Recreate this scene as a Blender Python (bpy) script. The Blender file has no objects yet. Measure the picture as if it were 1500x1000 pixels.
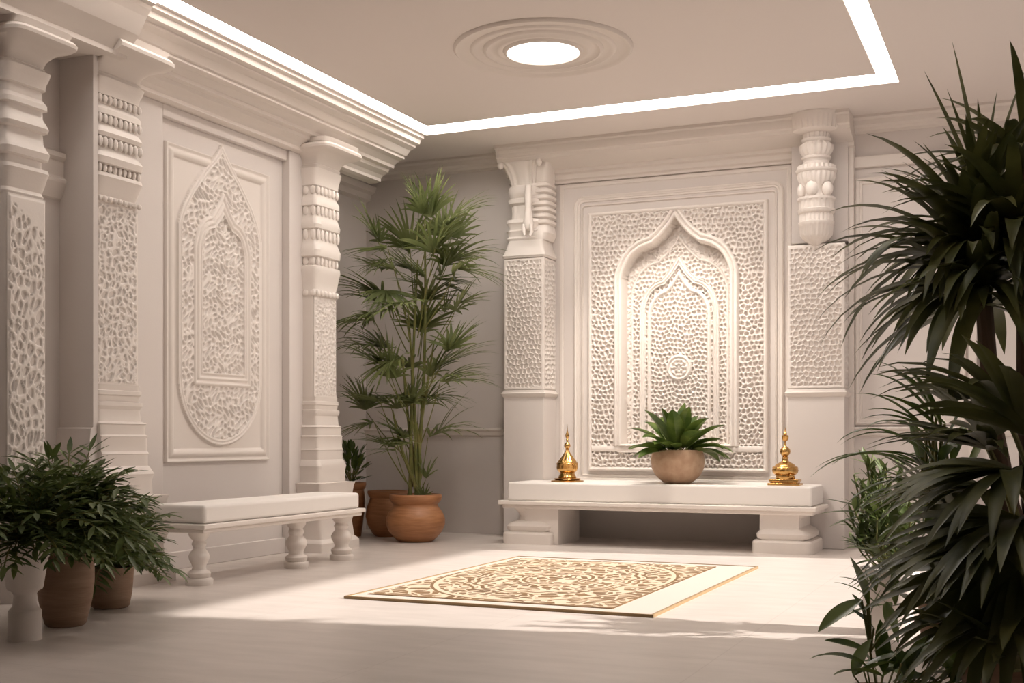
import bpy, math, random
import numpy as np
from mathutils import Vector
R_ = random.Random(7)
PI = math.pi
# ------------------------------------------------------------------ camera
F = 1766.0; A = math.radians(23.56); HC = 0.9
sc = bpy.context.scene
cd = bpy.data.cameras.new('camera'); cam = bpy.data.objects.new('camera', cd)
sc.collection.objects.link(cam); sc.camera = cam
cam.location = (0, 0, HC); cam.rotation_euler = (PI/2, 0, A)
cd.sensor_width = 36; cd.lens = 36*F/1500; cd.shift_y = 140/1500; cd.clip_start = .05
SA, CA = math.sin(A), math.cos(A)
def at(px, py, d):
    s = (px-750)/F
    return Vector((d*(-SA+s*CA), d*(CA+s*SA), HC+(640-py)*d/F))
# ------------------------------------------------------------------ light
w = bpy.data.worlds.new('world'); sc.world = w; w.use_nodes = True
bg = w.node_tree.nodes['Background']; bg.inputs[0].default_value = (1, .93, .90, 1); bg.inputs[1].default_value = .55
def light(name, kind, loc, energy, color, rot=None, aim=None, **k):
    l = bpy.data.lights.new(name, kind); l.energy = energy; l.color = color
    for a, b in k.items(): setattr(l, a, b)
    o = bpy.data.objects.new(name, l); sc.collection.objects.link(o); o.location = loc
    if aim is not None:
        o.rotation_euler = (Vector(aim)-Vector(loc)).to_track_quat('-Z', 'Y').to_euler()
    return o
light('sun', 'SUN', (6, 7, 4), 8.3, (1, .93, .87), aim=(6-5.6, 7.0-.9, 4-3.0), angle=.02)
light('lamp_light', 'AREA', (-3.03, 7.47, 3.44), 36, (1, .92, .85), aim=(-3.03, 7.47, 0), shape='DISK', size=.44)
light('altar_fill_spot', 'SPOT', (-2.88, 8.95, 3.42), 235, (1, .91, .81), aim=(-2.88, 10.05, 1.2), spot_size=1.25, spot_blend=.9, shadow_soft_size=.12)  # added spot without a fixture, brightens the altar wall
EMIT = 12.0
vs = sc.view_settings; vs.view_transform = 'Standard'; vs.look = 'None'; vs.gamma = 1; vs.exposure = -0.09
# ------------------------------------------------------------------ materials
def mat(name, col, rough=.6, metal=0, noise=0, nscale=8, bump=0, bscale=60, col2=None, trans=0, spec=.5, stretch=None):
    m = bpy.data.materials.new(name); m.use_nodes = True; nt = m.node_tree; N = nt.nodes; L = nt.links
    b = N['Principled BSDF']; b.inputs['Base Color'].default_value = (*col, 1)
    b.inputs['Roughness'].default_value = rough; b.inputs['Metallic'].default_value = metal
    b.inputs['Specular IOR Level'].default_value = spec
    tc = N.new('ShaderNodeTexCoord'); src = tc.outputs['Object']
    if stretch:
        mp = N.new('ShaderNodeMapping'); mp.inputs['Scale'].default_value = stretch; L.new(src, mp.inputs[0]); src = mp.outputs[0]
    if col2:
        nz = N.new('ShaderNodeTexNoise'); nz.inputs['Scale'].default_value = nscale; nz.inputs['Detail'].default_value = 5
        L.new(src, nz.inputs['Vector'])
        cr = N.new('ShaderNodeValToRGB'); cr.color_ramp.elements[0].position = .35; cr.color_ramp.elements[1].position = .65
        cr.color_ramp.elements[0].color = (*col, 1); cr.color_ramp.elements[1].color = (*col2, 1)
        L.new(nz.outputs[0], cr.inputs[0]); L.new(cr.outputs[0], b.inputs['Base Color'])
    if bump:
        nb = N.new('ShaderNodeTexNoise'); nb.inputs['Scale'].default_value = bscale; nb.inputs['Detail'].default_value = 4
        L.new(src, nb.inputs['Vector'])
        bp = N.new('ShaderNodeBump'); bp.inputs['Strength'].default_value = bump; bp.inputs['Distance'].default_value = .01
        L.new(nb.outputs[0], bp.inputs['Height']); L.new(bp.outputs[0], b.inputs['Normal'])
    if trans:
        tr = N.new('ShaderNodeBsdfTranslucent'); mx = N.new('ShaderNodeMixShader'); mx.inputs[0].default_value = trans
        if col2: L.new(cr.outputs[0], tr.inputs[0])
        else: tr.inputs[0].default_value = (*col, 1)
        out = N['Material Output']; L.new(b.outputs[0], mx.inputs[1]); L.new(tr.outputs[0], mx.inputs[2]); L.new(mx.outputs[0], out.inputs[0])
    return m
def emis(name, col, s):
    m = bpy.data.materials.new(name); m.use_nodes = True; b = m.node_tree.nodes['Principled BSDF']
    b.inputs['Emission Color'].default_value = (*col, 1); b.inputs['Emission Strength'].default_value = s
    b.inputs['Base Color'].default_value = (.9, .9, .9, 1); return m
WALL = mat('wall_plaster', (.67, .61, .575), .75, col2=(.69, .635, .60), nscale=1.5, bump=.04, bscale=90)
CEIL = mat('ceiling_plaster', (.74, .675, .635), .8)
CARVE = mat('carved_plaster', (.78, .715, .665), .62, bump=.05, bscale=70)
TRIM = mat('painted_moulding', (.73, .665, .615), .6)
STONE = mat('cream_stone', (.78, .71, .655), .5, col2=(.80, .735, .68), nscale=3, bump=.03)
CUSH = mat('cushion_fabric', (.82, .775, .735), .85, bump=.06, bscale=300)
GOLD = mat('polished_brass', (.55, .31, .10), .24, 1, col2=(.66, .40, .15), nscale=20)
TERRA = mat('terracotta', (.33, .14, .055), .42, col2=(.44, .20, .085), nscale=6, bump=.15, bscale=12, stretch=(1, 1, 9))
CLAY = mat('weathered_clay', (.27, .165, .105), .75, col2=(.35, .225, .15), nscale=5, bump=.25, bscale=14, stretch=(1, 1, 8))
BOWL = mat('tan_ceramic', (.43, .27, .17), .6, col2=(.52, .35, .23), nscale=18, bump=.35, bscale=45)
SOIL = mat('soil', (.05, .03, .02), .95, bump=.6, bscale=60)
LEAF_D = mat('dark_leaf', (.055, .066, .018), .45, col2=(.14, .145, .042), nscale=5, trans=.16)
LEAF_P = mat('palm_leaf', (.12, .15, .045), .5, col2=(.25, .28, .11), nscale=4, trans=.35)
LEAF_B = mat('glossy_leaf', (.045, .085, .014), .35, col2=(.13, .18, .035), nscale=9, trans=.2)
LEAF_F = mat('fern_leaf', (.060, .095, .022), .5, col2=(.16, .20, .06), nscale=7, trans=.2)
STEM = mat('green_stem', (.12, .14, .03), .55, col2=(.22, .20, .06), nscale=10)
BARK = mat('brown_bark', (.10, .06, .035), .8, bump=.4, bscale=30, stretch=(1, 1, .3))
FRONT = mat('low_bounce_plaster', (.26, .20, .17), .8)  # unseen front wall, brown chosen dark to cut bounced light
GLOW = emis('light_diffuser', (1, .95, .89), EMIT)
DISC = emis('lamp_diffuser', (1, .94, .86), 5)
def floor_mat():
    m = mat('pale_stone_floor', (.60, .535, .49), .34, col2=(.67, .60, .555), nscale=3, bump=.05, bscale=12, stretch=(1, 3.5, 1))
    nt = m.node_tree; N = nt.nodes; L = nt.links; b = N['Principled BSDF']
    src = b.inputs['Base Color'].links[0].from_socket
    tc = N.new('ShaderNodeTexCoord'); br = N.new('ShaderNodeTexBrick'); L.new(tc.outputs['Object'], br.inputs['Vector'])
    br.inputs['Scale'].default_value = 1; br.inputs['Brick Width'].default_value = 1.2; br.inputs['Row Height'].default_value = 1.2
    br.offset = 0; br.inputs['Mortar Size'].default_value = .004; br.inputs['Mortar Smooth'].default_value = .5
    mx = N.new('ShaderNodeMix'); mx.data_type = 'RGBA'; mx.blend_type = 'MULTIPLY'
    L.new(br.outputs['Fac'], mx.inputs[0]); L.new(src, mx.inputs[6]); mx.inputs[7].default_value = (.90, .885, .88, 1)
    L.new(mx.outputs[2], b.inputs['Base Color']); return m
FLOOR = floor_mat()
# ------------------------------------------------------------------ mesh tools
def tag(o, label=None, cat=None, group=None, kind=None):
    if label: o['label'] = label
    if cat: o['category'] = cat
    if group: o['group'] = group
    if kind: o['kind'] = kind
    return o
def empty(name, loc, label, cat, group=None):
    o = bpy.data.objects.new(name, None); sc.collection.objects.link(o); o.location = loc; o.empty_display_size = .1
    return tag(o, label, cat, group)
class MB:
    def __init__(s): s.v = []; s.f = []
    def add(s, vs, fs):
        n = len(s.v); s.v += [tuple(v) for v in vs]; s.f += [tuple(i+n for i in f) for f in fs]; return s
    def box(s, a, b):
        x0, y0, z0 = a; x1, y1, z1 = b
        return s.add([(x0,y0,z0),(x1,y0,z0),(x1,y1,z0),(x0,y1,z0),(x0,y0,z1),(x1,y0,z1),(x1,y1,z1),(x0,y1,z1)],
                     [(0,3,2,1),(4,5,6,7),(0,1,5,4),(1,2,6,5),(2,3,7,6),(3,0,4,7)])
    def rings(s, rs, cap=True, closed=True):
        n = len(rs[0]); vs = [p for r in rs for p in r]; fs = []
        for i in range(len(rs)-1):
            for j in range(n if closed else n-1):
                k = (j+1) % n
                fs.append((i*n+j, i*n+k, (i+1)*n+k, (i+1)*n+j))
        if cap: fs.append(tuple(range(n))[::-1]); fs.append(tuple((len(rs)-1)*n+j for j in range(n)))
        return s.add(vs, fs)
    def lathe(s, c, prof, n=40, amp=None):
        cx, cy, cz = c; rs = []
        for e in prof:
            z, r = e[0], e[1]; am, k = (e[2], e[3]) if len(e) > 3 else (0, 0)
            rs.append([(cx+r*(1+am*math.cos(k*2*PI*j/n))*math.cos(2*PI*j/n), cy+r*(1+am*math.cos(k*2*PI*j/n))*math.sin(2*PI*j/n), cz+z) for j in range(n)])
        return s.rings(rs)
    def tube(s, pts, r, n=8):
        rs = []; pts = [Vector(p) for p in pts]
        for i, p in enumerate(pts):
            d = (pts[min(i+1, len(pts)-1)]-pts[max(i-1, 0)]).normalized()
            u = d.cross(Vector((.13, .91, .3))).normalized(); v = d.cross(u)
            q = r[i] if isinstance(r, (list, tuple)) else r
            rs.append([p+u*q*math.cos(2*PI*j/n)+v*q*math.sin(2*PI*j/n) for j in range(n)])
        return s.rings(rs)
    def ell(s, c, r, n=8, m=6):
        rs = []
        for i in range(m+1):
            t = PI*(.02+.96*i/m); rs.append([(c[0]+r[0]*math.sin(t)*math.cos(2*PI*j/n), c[1]+r[1]*math.sin(t)*math.sin(2*PI*j/n), c[2]-r[2]*math.cos(t)) for j in range(n)])
        return s.rings(rs)
    def prism(s, poly, mp, a, b):    # poly 2d (p,q) ; mp(p,q,t)
        return s.rings([[mp(p, q, a) for p, q in poly], [mp(p, q, b) for p, q in poly]])
    def build(s, name, m, parent=None, smooth=True, bevel=0, seg=2, ang=35, label=None):
        me = bpy.data.meshes.new(name); o = Vector((0, 0, 0)); q = parent
        while q is not None: o += q.location; q = q.parent
        me.from_pydata([(v[0]-o.x, v[1]-o.y, v[2]-o.z) for v in s.v], [], s.f)
        ob = bpy.data.objects.new(name, me); sc.collection.objects.link(ob); me.materials.append(m)
        if parent: ob.parent = parent
        if bevel:
            b = ob.modifiers.new('bevel', 'BEVEL'); b.width = bevel; b.segments = seg; b.limit_method = 'ANGLE'; b.angle_limit = .6
        if smooth:
            me.shade_smooth(); me.set_sharp_from_angle(angle=math.radians(ang))
        if label: ob['label'] = label
        return ob
def st(o): o['kind'] = 'structure'; return o
XL, YB, ZC = -5.4, 10.2, 3.5
ML = lambda u, v, h: (XL+h, u, v)          # on the left wall
MR = lambda u, v, h: (u, YB-h, v)          # on the far wall
def frame(mb, mp, u0, u1, v0, v1, prof, rnd=0):   # mitred moulding; prof = [(inset, height)]
    rs = []
    for off, h in prof:
        a0, a1, b0, b1 = u0+off, u1-off, v0+off, v1-off
        if rnd:
            r = max(.004, rnd-off); pts = [(a0, b0), (a1, b0)]
            for k in range(7): t = PI/2*k/6; pts.append((a1-r+r*math.cos(t), b1-r+r*math.sin(t)))
            for k in range(7): t = PI/2+PI/2*k/6; pts.append((a0+r+r*math.cos(t), b1-r+r*math.sin(t)))
        else: pts = [(a0, b0), (a1, b0), (a1, b1), (a0, b1)]
        rs.append([mp(a, b, h) for a, b in pts])
    return mb.rings(rs, cap=False)
MOULD = [(0, 0), (0, .022), (.012, .03), (.022, .022), (.03, .022), (.036, .012), (.05, .012), (.055, 0)]
def ringloft(mb, cu, prof, mp, h0=0, n=56):    # prof (z, w, p, e, amp, k): superellipse, its back flush with h0
    rs = []
    for e in prof:
        z, w_, p = e[:3]; ex = e[3] if len(e) > 3 else 8; am = e[4] if len(e) > 4 else 0; k = e[5] if len(e) > 5 else 0
        r = []
        for j in range(n):
            t = 2*PI*(j+.5)/n; c, s_ = math.cos(t), math.sin(t); q = 1+am*math.cos(k*t)
            a = w_*math.copysign(abs(c)**(2/ex), c)*q; b = p/2*math.copysign(abs(s_)**(2/ex), s_)
            if b > 0: b *= q
            r.append(mp(cu+a, z, h0+p/2+b))
        rs.append(r)
    return mb.rings(rs)
# ------------------------------------------------------------------ height fields (carving)
rng = np.random.RandomState(3)
JIT = rng.rand(64, 64, 2)
def vor(x, y, s, jit=.85, warp=0, seed=0, both=False):
    if warp:
        x, y = x+warp*s*np.sin(y/s*1.3+1+seed), y+warp*s*np.sin(x/s*1.1+2+seed)
    X = x/s; Y = y/s; ix = np.floor(X).astype(int); iy = np.floor(Y).astype(int)
    f1 = np.full(X.shape, 9.); f2 = np.full(X.shape, 9.)
    for a in (-2, -1, 0, 1):
        for b in (-1, 0, 1):
            j = JIT[(ix+a+seed*7) % 64, (iy+b) % 64]
            px = ix+a+.5+(j[..., 0]-.5)*jit+.5*((iy+b) % 2); py = iy+b+.5+(j[..., 1]-.5)*jit
            d = np.hypot(X-px, Y-py); f2 = np.where(d < f1, f1, np.minimum(f2, d)); f1 = np.minimum(f1, d)
    return (f2-f1, f1) if both else f2-f1
sm = lambda a, b, x: (lambda t: t*t*(3-2*t))(np.clip((x-a)/(b-a), 0, 1))
def lattice(x, y, s, **k): return 1-sm(.20, .38, vor(x, y, s, **k))
def pits(x, y, s, **k):
    e, c = vor(x, y, s, jit=.55, both=True, **k); return 1-sm(.22, .40, e)
def worm(x, y, s, seed=0):        # flowing scrolls
    q = np.sin(x/s*3.1+2.2*np.sin(y/s*1.25+seed)+1.3*np.sin((x+y)/s*.9))+np.sin(y/s*2.7+2.2*np.sin(x/s*1.4+seed)+1.1*np.sin((x-y)/s*1.1))
    return np.maximum(1-sm(.12, .42, np.abs(q)), .9*lattice(x, y, s*1.0, seed=seed, warp=.35))
def sdf(X, Y, poly):
    P = np.array(poly); Q = np.roll(P, -1, 0); d = np.full(X.shape, 9.); ins = np.zeros(X.shape, bool)
    for (ax, ay), (bx, by) in zip(P, Q):
        ex, ey = bx-ax, by-ay; l = ex*ex+ey*ey+1e-12
        t = np.clip(((X-ax)*ex+(Y-ay)*ey)/l, 0, 1); d = np.minimum(d, np.hypot(X-ax-t*ex, Y-ay-t*ey))
        c = (ay > Y) != (by > Y); ins ^= c & (X < ex*(Y-ay)/(ey if abs(ey) > 1e-12 else 1e-12)+ax)
    return np.where(ins, -d, d)
CUSP = [(0,1),(.04,.945),(.10,.86),(.19,.76),(.29,.665),(.38,.60),(.42,.56),(.50,.545),(.64,.50),(.77,.42),(.86,.33),(.94,.19),(.985,.08),(1,0)]
OGEE = [(0,1),(.04,.955),(.12,.88),(.26,.77),(.42,.65),(.58,.52),(.74,.38),(.87,.23),(.96,.10),(1,0)]
def arch(c, half, zb, zs, za, sh, rnd=False):
    up = [(c+half*x, zs+(za-zs)*y) for x, y in sh]; r = up[::1]
    if rnd:
        r += [(c+half*math.cos(t), zb+half+half*-math.sin(t)) for t in [PI/2*k/12 for k in range(13)]]
        l = [(2*c-x, z) for x, z in r[1:-1]][::-1]
    else:
        r += [(c+half, zb)]; l = [(2*c-x, z) for x, z in r[1:]][::-1]
    return r+l
def hf(u0, u1, v0, v1, step, fn, mp, names, parent, mats):
    nu = int(round((u1-u0)/step))+1; nv = int(round((v1-v0)/step))+1
    U, V = np.meshgrid(np.linspace(u0, u1, nu), np.linspace(v0, v1, nv), indexing='ij')
    H, reg = fn(U, V)
    o = np.zeros(3); q = parent
    while q is not None: o += np.array(q.location); q = q.parent
    W = np.stack(mp(U, V, H), -1) if mp is MR else np.stack([XL+H, U, V], -1)
    if mp is not MR and mp is not ML: W = np.stack(mp(U, V, H), -1)
    W = np.stack([np.broadcast_to(W[..., i], U.shape) for i in range(3)], -1)-o
    idx = np.arange(nu*nv).reshape(nu, nv)
    quads = np.stack([idx[:-1, :-1], idx[1:, :-1], idx[1:, 1:], idx[:-1, 1:]], -1)
    fr = reg[:-1, :-1]
    for k, nm in enumerate(names):
        q = quads[fr == k].reshape(-1, 4)
        if not len(q): continue
        used, inv = np.unique(q, return_inverse=True)
        me = bpy.data.meshes.new(nm); me.from_pydata(W.reshape(-1, 3)[used].tolist(), [], inv.reshape(-1, 4).tolist())
        ob = bpy.data.objects.new(nm, me); sc.collection.objects.link(ob); me.materials.append(mats[k]); ob.parent = parent
        me.shade_smooth()
# ------------------------------------------------------------------ room shell
XR, YF = 1.25, -2.5
st(MB().box((-6.3, YF, -.2), (XR+.2, YB+.2, 0)).build('floor', FLOOR, smooth=False))
HX0, HX1, HY0, HY1 = -4.83, -.93, 2.6, 9.23
m = MB()
m.box((-6.3, YF, ZC), (HX0, YB+.2, ZC+.1)).box((HX1, YF, ZC), (XR+.2, YB+.2, ZC+.1)).box((HX0, YF, ZC), (HX1, HY0, ZC+.1)).box((HX0, HY1, ZC), (HX1, YB+.2, ZC+.1))
m.box((-6.3, YF, ZC+.1), (XR+.2, YB+.2, ZC+.2))
ceil = st(m.build('ceiling', CEIL, smooth=False))
m = MB().box((-4.68, 2.8, ZC-.004), (-1.06, 8.95, ZC+.05)); m.box((-4.4, 3.1, ZC+.05), (-1.3, 8.6, ZC+.1))
st(m.build('ceiling', CEIL, smooth=False, bevel=.004)).name = 'trim_1'
cove = empty('cove_light', (-2.88, 6, ZC+.07), 'continuous glowing cove light running round the raised ceiling panel', 'light strip')
for nm, a, b in (('left', (HX0+.005, HY0, 0), (-4.68, HY1-.005, 0)), ('far', (-4.68, 8.95, 0), (-1.06, HY1-.005, 0)), ('right', (-1.06, HY0, 0), (HX1-.005, HY1-.005, 0))):
    MB().box((a[0], a[1], ZC+.06), (b[0], b[1], ZC+.075)).build('diffuser', GLOW, cove, smooth=False)
st(MB().box((-6.2, YF, 0), (XL, 8.45, ZC)).build('wall_left', WALL, smooth=False))
st(MB().box((-6.2, 8.45, 0), (-6.0, YB, ZC)).build('wall_left_recess', WALL, smooth=False)).name = 'wall_recess'
st(MB().box((-6.2, YB, 0), (XR+.2, YB+.2, ZC)).build('wall_back', WALL, smooth=False))
st(MB().box((-6.2, YF-.2, 0), (XR+.2, YF, ZC)).build('wall_front', FRONT, smooth=False))
WY0, WY1, WZ0, WZ1 = 5.72, 9.60, .06, 2.92
m = MB().box((XR, YF, 0), (XR+.15, WY0, ZC)).box((XR, WY1, 0), (XR+.15, YB, ZC)).box((XR, WY0, 0), (XR+.15, WY1, WZ0)).box((XR, WY0, WZ1), (XR+.15, WY1, ZC))
st(m.build('wall_right', WALL, smooth=False))
# left cornice: stepped beam, plain towards the camera
LB = [(-5.4, 3.5), (-4.86, 3.5), (-4.86, 3.475), (-4.89, 3.465), (-4.90, 3.43), (-4.94, 3.42), (-4.94, 3.405), (-4.99, 3.385), (-5.03, 3.34), (-5.05, 3.335), (-5.05, 3.315),
      (-5.10, 3.305), (-5.15, 3.27), (-5.155, 3.245), (-5.20, 3.24), (-5.21, 3.215), (-5.26, 3.19), (-5.285, 3.165), (-5.285, 3.14), (-5.33, 3.13), (-5.4, 3.13)]
st(MB().prism(LB, lambda p, q, t: (p, t, q), 5.72, 9.24).build('trim_2', TRIM, smooth=False))
PB = [(-5.4, 3.5), (-4.80, 3.5), (-4.80, 3.47), (-4.83, 3.46), (-4.84, 3.44), (-4.87, 3.40), (-4.93, 3.30), (-5.0, 3.22), (-5.02, 3.20), (-5.02, 3.17), (-5.4, 3.17)]
st(MB().prism(PB, lambda p, q, t: (p, t, q), YF, 5.72).build('trim_3', TRIM, smooth=False))
# beam over the altar
AB = [(10.2, 3.5), (9.80, 3.5), (9.80, 3.475), (9.83, 3.465), (9.84, 3.40), (9.86, 3.39), (9.87, 3.36), (10.09, 3.30), (10.09, 3.27), (10.13, 3.26), (10.14, 3.22), (10.17, 3.21), (10.17, 3.19), (10.2, 3.19)]
st(MB().prism(AB, lambda p, q, t: (t, p, q), -4.45, -1.37).build('trim_4', TRIM, smooth=False))
CB = [(10.2, 3.5), (10.05, 3.5), (10.05, 3.48), (10.08, 3.465), (10.09, 3.43), (10.13, 3.415), (10.14, 3.39), (10.2, 3.38)]
st(MB().prism(CB, lambda p, q, t: (t, p, q), -1.37, XR).build('trim_5', TRIM, smooth=False))
st(MB().prism(CB, lambda p, q, t: (t, p, q), -6.0, -4.45).build('trim_6', TRIM, smooth=False))
RC = [(-6.0, 3.32), (-5.88, 3.32), (-5.90, 3.27), (-5.94, 3.25), (-5.95, 3.2), (-6.0, 3.18)]
st(MB().prism(RC, lambda p, q, t: (p, t, q), 8.5, YB).build('trim_7', TRIM, smooth=False))
RAIL = [(10.2, .985), (10.165, .985), (10.155, .97), (10.165, .955), (10.175, .95), (10.175, .92), (10.19, .905), (10.2, .905)]
st(MB().prism(RAIL, lambda p, q, t: (t, p, q), -6.0, -4.40).build('trim_8', TRIM, smooth=False))
st(MB().prism(RAIL, lambda p, q, t: (t, p, q), -1.38, XR).build('trim_9', TRIM, smooth=False))
# wall fields on the right of the far wall
m = MB(); frame(m, MR, -1.37, -.52, 1.0, 3.02, MOULD); frame(m, MR, -.42, 1.1, 1.0, 3.02, MOULD)
m.box((-.50, 10.14, 0), (-.44, 10.2, 3.38)); st(m.build('trim_10', TRIM, ang=50))
m = MB().box((-1.418, 10.12, .0), (-1.375, 10.2, 3.3)); m.box((-1.38, 10.16, 3.10), (-.5, 10.2, 3.19)); st(m.build('trim_11', TRIM, smooth=False, bevel=.005))
# left wall: pilaster strips beside the sunk field, band between the two near columns
m = MB().box((XL, 6.02, 0), (XL+.045, 6.45, 3.13)).box((XL, 7.90, 0), (XL+.07, 8.45, 3.13)); m.box((XL, 6.45, 3.05), (XL+.045, 7.90, 3.13)).box((XL, 6.45, 0), (XL+.03, 7.9, .12))
st(m.build('trim_12', WALL, smooth=False, bevel=.006))
BD = [(0, 2.60), (.05, 2.60), (.055, 2.57), (.035, 2.55), (.035, 2.46), (.055, 2.44), (.055, 2.42), (.02, 2.33), (0, 2.32)]
st(MB().prism(BD, lambda p, q, t: (XL+p, t, q), 5.21, 5.6).build('trim_13', TRIM, smooth=False))
# window in the right wall (lets the sun in)
m = MB().box((XR-.01, WY0-.07, WZ1), (XR+.1, WY1+.07, WZ1+.07)).box((XR-.01, WY0-.07, 0), (XR+.1, WY0, WZ1)).box((XR-.01, WY1, 0), (XR+.1, WY1+.07, WZ1))
st(m.build('window_1', TRIM, smooth=False, bevel=.005))
# ------------------------------------------------------------------ ceiling lamp
t = empty('ceiling_lamp', (-3.03, 7.47, ZC), 'round glowing ceiling lamp in a plaster medallion of concentric rings', 'ceiling lamp')
prof = [(0, .60), (-.012, .60), (-.026, .585), (-.020, .555), (-.012, .545), (-.012, .49), (-.024, .48), (-.026, .46), (-.014, .445), (-.014, .405), (-.028, .395), (-.030, .38), (-.016, .365), (-.014, .325), (-.026, .31), (-.03, .29), (-.022, .27), (-.035, .262), (-.04, .245), (-.02, .238), (0, .238)]
m = MB(); m.rings([[(-3.03+r*math.cos(2*PI*j/96), 7.47+r*math.sin(2*PI*j/96), ZC+z) for j in range(96)] for z, r in prof], cap=False)
m.build('medallion', TRIM, t, ang=50)
MB().lathe((-3.03, 7.47, ZC-.024), [(0, .236), (.012, .24), (.02, .24)], 64).build('diffuser', DISC, t, label='glowing white round diffuser')
# ------------------------------------------------------------------ altar wall panel
CX = -2.885
t = empty('carved_altar_panel', (CX, YB, .60), 'large white carved lattice panel with deep pointed niche behind the altar', 'wall panel')
OUT = arch(CX, .50, .82, 2.30, 2.84, CUSP); MID = arch(CX, .335, .82, 2.02, 2.47, CUSP); INN = arch(CX, .27, .82, 1.98, 2.34, CUSP); SEC = arch(CX, .43, .82, 2.18, 2.66, CUSP)
def altar_fn(U, V):
    d = sdf(U, V, OUT); d2 = sdf(U, V, MID); d3 = sdf(U, V, INN); d4 = sdf(U, V, SEC)
    lat = pits(U, V, .044, warp=.12); fine = pits(U, V, .040, seed=2, warp=.2); wr = worm(U, V, .045, 1)
    base = .03
    H = base+.028*(lat-.6); reg = np.zeros(U.shape, int)
    # outer rim moulding
    rim = (d > -.02) & (d < .058); x = d
    H = np.where(rim, base+.034*np.abs(np.sin(np.clip((x+.02)/.078, 0, 1)*PI*2.0))**.6+.008, H); reg = np.where(rim, 1, reg)
    ins = d <= -.02
    dep = -.11
    H = np.where(ins, dep+.014*wr, H); reg = np.where(ins, 2, reg)
    H = np.where(ins & (d4 < 0), dep+.002+.026*fine, H)
    r4 = np.abs(d4) < .012; H = np.where(ins & r4, dep+.02+.014*np.cos(d4/.012*PI/2), H)
    r2 = (d2 > -.03) & (d2 < .022); H = np.where(r2, dep+.03+.022*np.abs(np.cos((d2+.004)/.026*PI)), H); reg = np.where(r2, 3, reg)
    H = np.where(d2 <= -.03, dep+.002+.026*fine, H); reg = np.where(d2 <= -.03, 2, reg)
    r3 = np.abs(d3) < .018; H = np.where(r3, dep+.028+.018*np.cos(d3/.018*PI/2), H); reg = np.where(r3, 3, reg)
    i3 = d3 < -.018; H = np.where(i3, dep+.002+.026*fine, H)
    r = np.hypot(U-CX, V-1.51); ro = r < .115
    H = np.where(ro, dep+.03+.016*np.cos(r/.033*PI)**2+np.where(r < .07, .01*np.cos(np.arctan2(V-1.51, U-CX)*8), 0), H); reg = np.where(ro & i3, 4, reg)
    # border frame bands
    e = np.minimum.reduce([U+3.69, -2.085-U, 2.905-V, V-.60])
    bd = (e < .035); H = np.where(bd, .03+.018*np.sin(np.clip(e/.035, 0, 1)*PI)**.7, H); reg = np.where(bd, 5, reg)
    H = np.where(e < .002, 0, H)
    low = (V > .77) & (V < .825) & (e > .035); H = np.where(low, .045+.006*np.cos((V-.797)/.0275*PI/2), H); reg = np.where(low, 5, reg)
    return H, reg
hf(-3.692, -2.083, .598, 2.907, .0052, altar_fn, MR, ['lattice_screen', 'arch_moulding', 'niche_carving', 'inner_arch_moulding', 'rosette', 'border_frame'], t, [CARVE]*6)
# remove wall behind niche: the niche is sunk, so the wall gets a real hole
bpy.data.objects['wall_back'].data.clear_geometry()
m = MB(); NB = (-3.66, -2.11, .63, 2.88)
m.box((-6.2, YB, 0), (NB[0], YB+.3, ZC)).box((NB[1], YB, 0), (XR+.2, YB+.3, ZC)).box((NB[0], YB, 0), (NB[1], YB+.3, NB[2])).box((NB[0], YB, NB[3]), (NB[1], YB+.3, ZC)).box((NB[0], YB+.2, NB[2]), (NB[1], YB+.3, NB[3]))
bpy.data.objects['wall_back'].data.from_pydata(m.v, [], m.f)
m = MB(); frame(m, MR, -3.83, -1.955, .50, 3.06, MOULD, rnd=.09); frame(m, MR, -3.97, -1.895, .40, 3.18, [(0, 0), (0, .012), (.02, .018), (.03, .012), (.035, 0)]); frame(m, MR, -3.765, -2.01, .55, 2.985, [(0, 0), (0, .01), (.012, .016), (.02, 0)], rnd=.04)
st(m.build('trim_14', TRIM, ang=50))
# ------------------------------------------------------------------ left wall panel
t = empty('carved_wall_panel', (XL, 7.11, .72), 'white framed relief panel with tall pointed arch above the bench', 'wall panel')
LO = arch(7.12, .475, .85, 2.36, 2.99, OGEE, True); LI = arch(7.13, .315, 1.28, 2.22, 2.64, CUSP); LI2 = arch(7.13, .235, 1.36, 2.18, 2.50, CUSP)
def left_fn(U, V):
    d = sdf(U, V, LO); d2 = sdf(U, V, LI); d3 = sdf(U, V, LI2)
    wr = lattice(U, V, .052, warp=.6, seed=3)
    H = np.full(U.shape, .004); reg = np.zeros(U.shape, int)
    rim = (d > -.035) & (d < .012); H = np.where(rim, .012+.014*np.abs(np.sin((d+.035)/.047*PI*2))**.7, H); reg = np.where(rim, 1, reg)
    i = d <= -.035; H = np.where(i, .004+.018*wr, H); reg = np.where(i, 2, reg)
    r = (d2 > -.075) & (d2 < .02); q = (d2+.075)/.095
    H = np.where(r, .016+.018*np.abs(np.cos(q*PI*2.5)), H); reg = np.where(r, 3, reg)
    j = d2 <= -.075; H = np.where(j, .004+.018*lattice(U, V, .048, warp=.6, seed=5), H); reg = np.where(j, 2, reg)
    e = np.minimum.reduce([U-6.51, 7.70-U, 2.90-V, V-.725])
    f = (e < .09) & (d > .012); H = np.where(f, .01+.016*np.abs(np.cos(np.clip(e/.09, 0, 1)*PI*1.5)), H); reg = np.where(f, 4, reg)
    H = np.where((e < .003) & (d > .012), 0, H)
    H = np.where((V > 2.90) & (d > .012), -.005, H)
    return H, reg
hf(6.508, 7.702, .723, 3.01, .0065, left_fn, ML, ['back_field', 'arch_moulding', 'carved_relief', 'inner_arch_moulding', 'panel_frame'], t, [TRIM, CARVE, CARVE, CARVE, TRIM])
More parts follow.
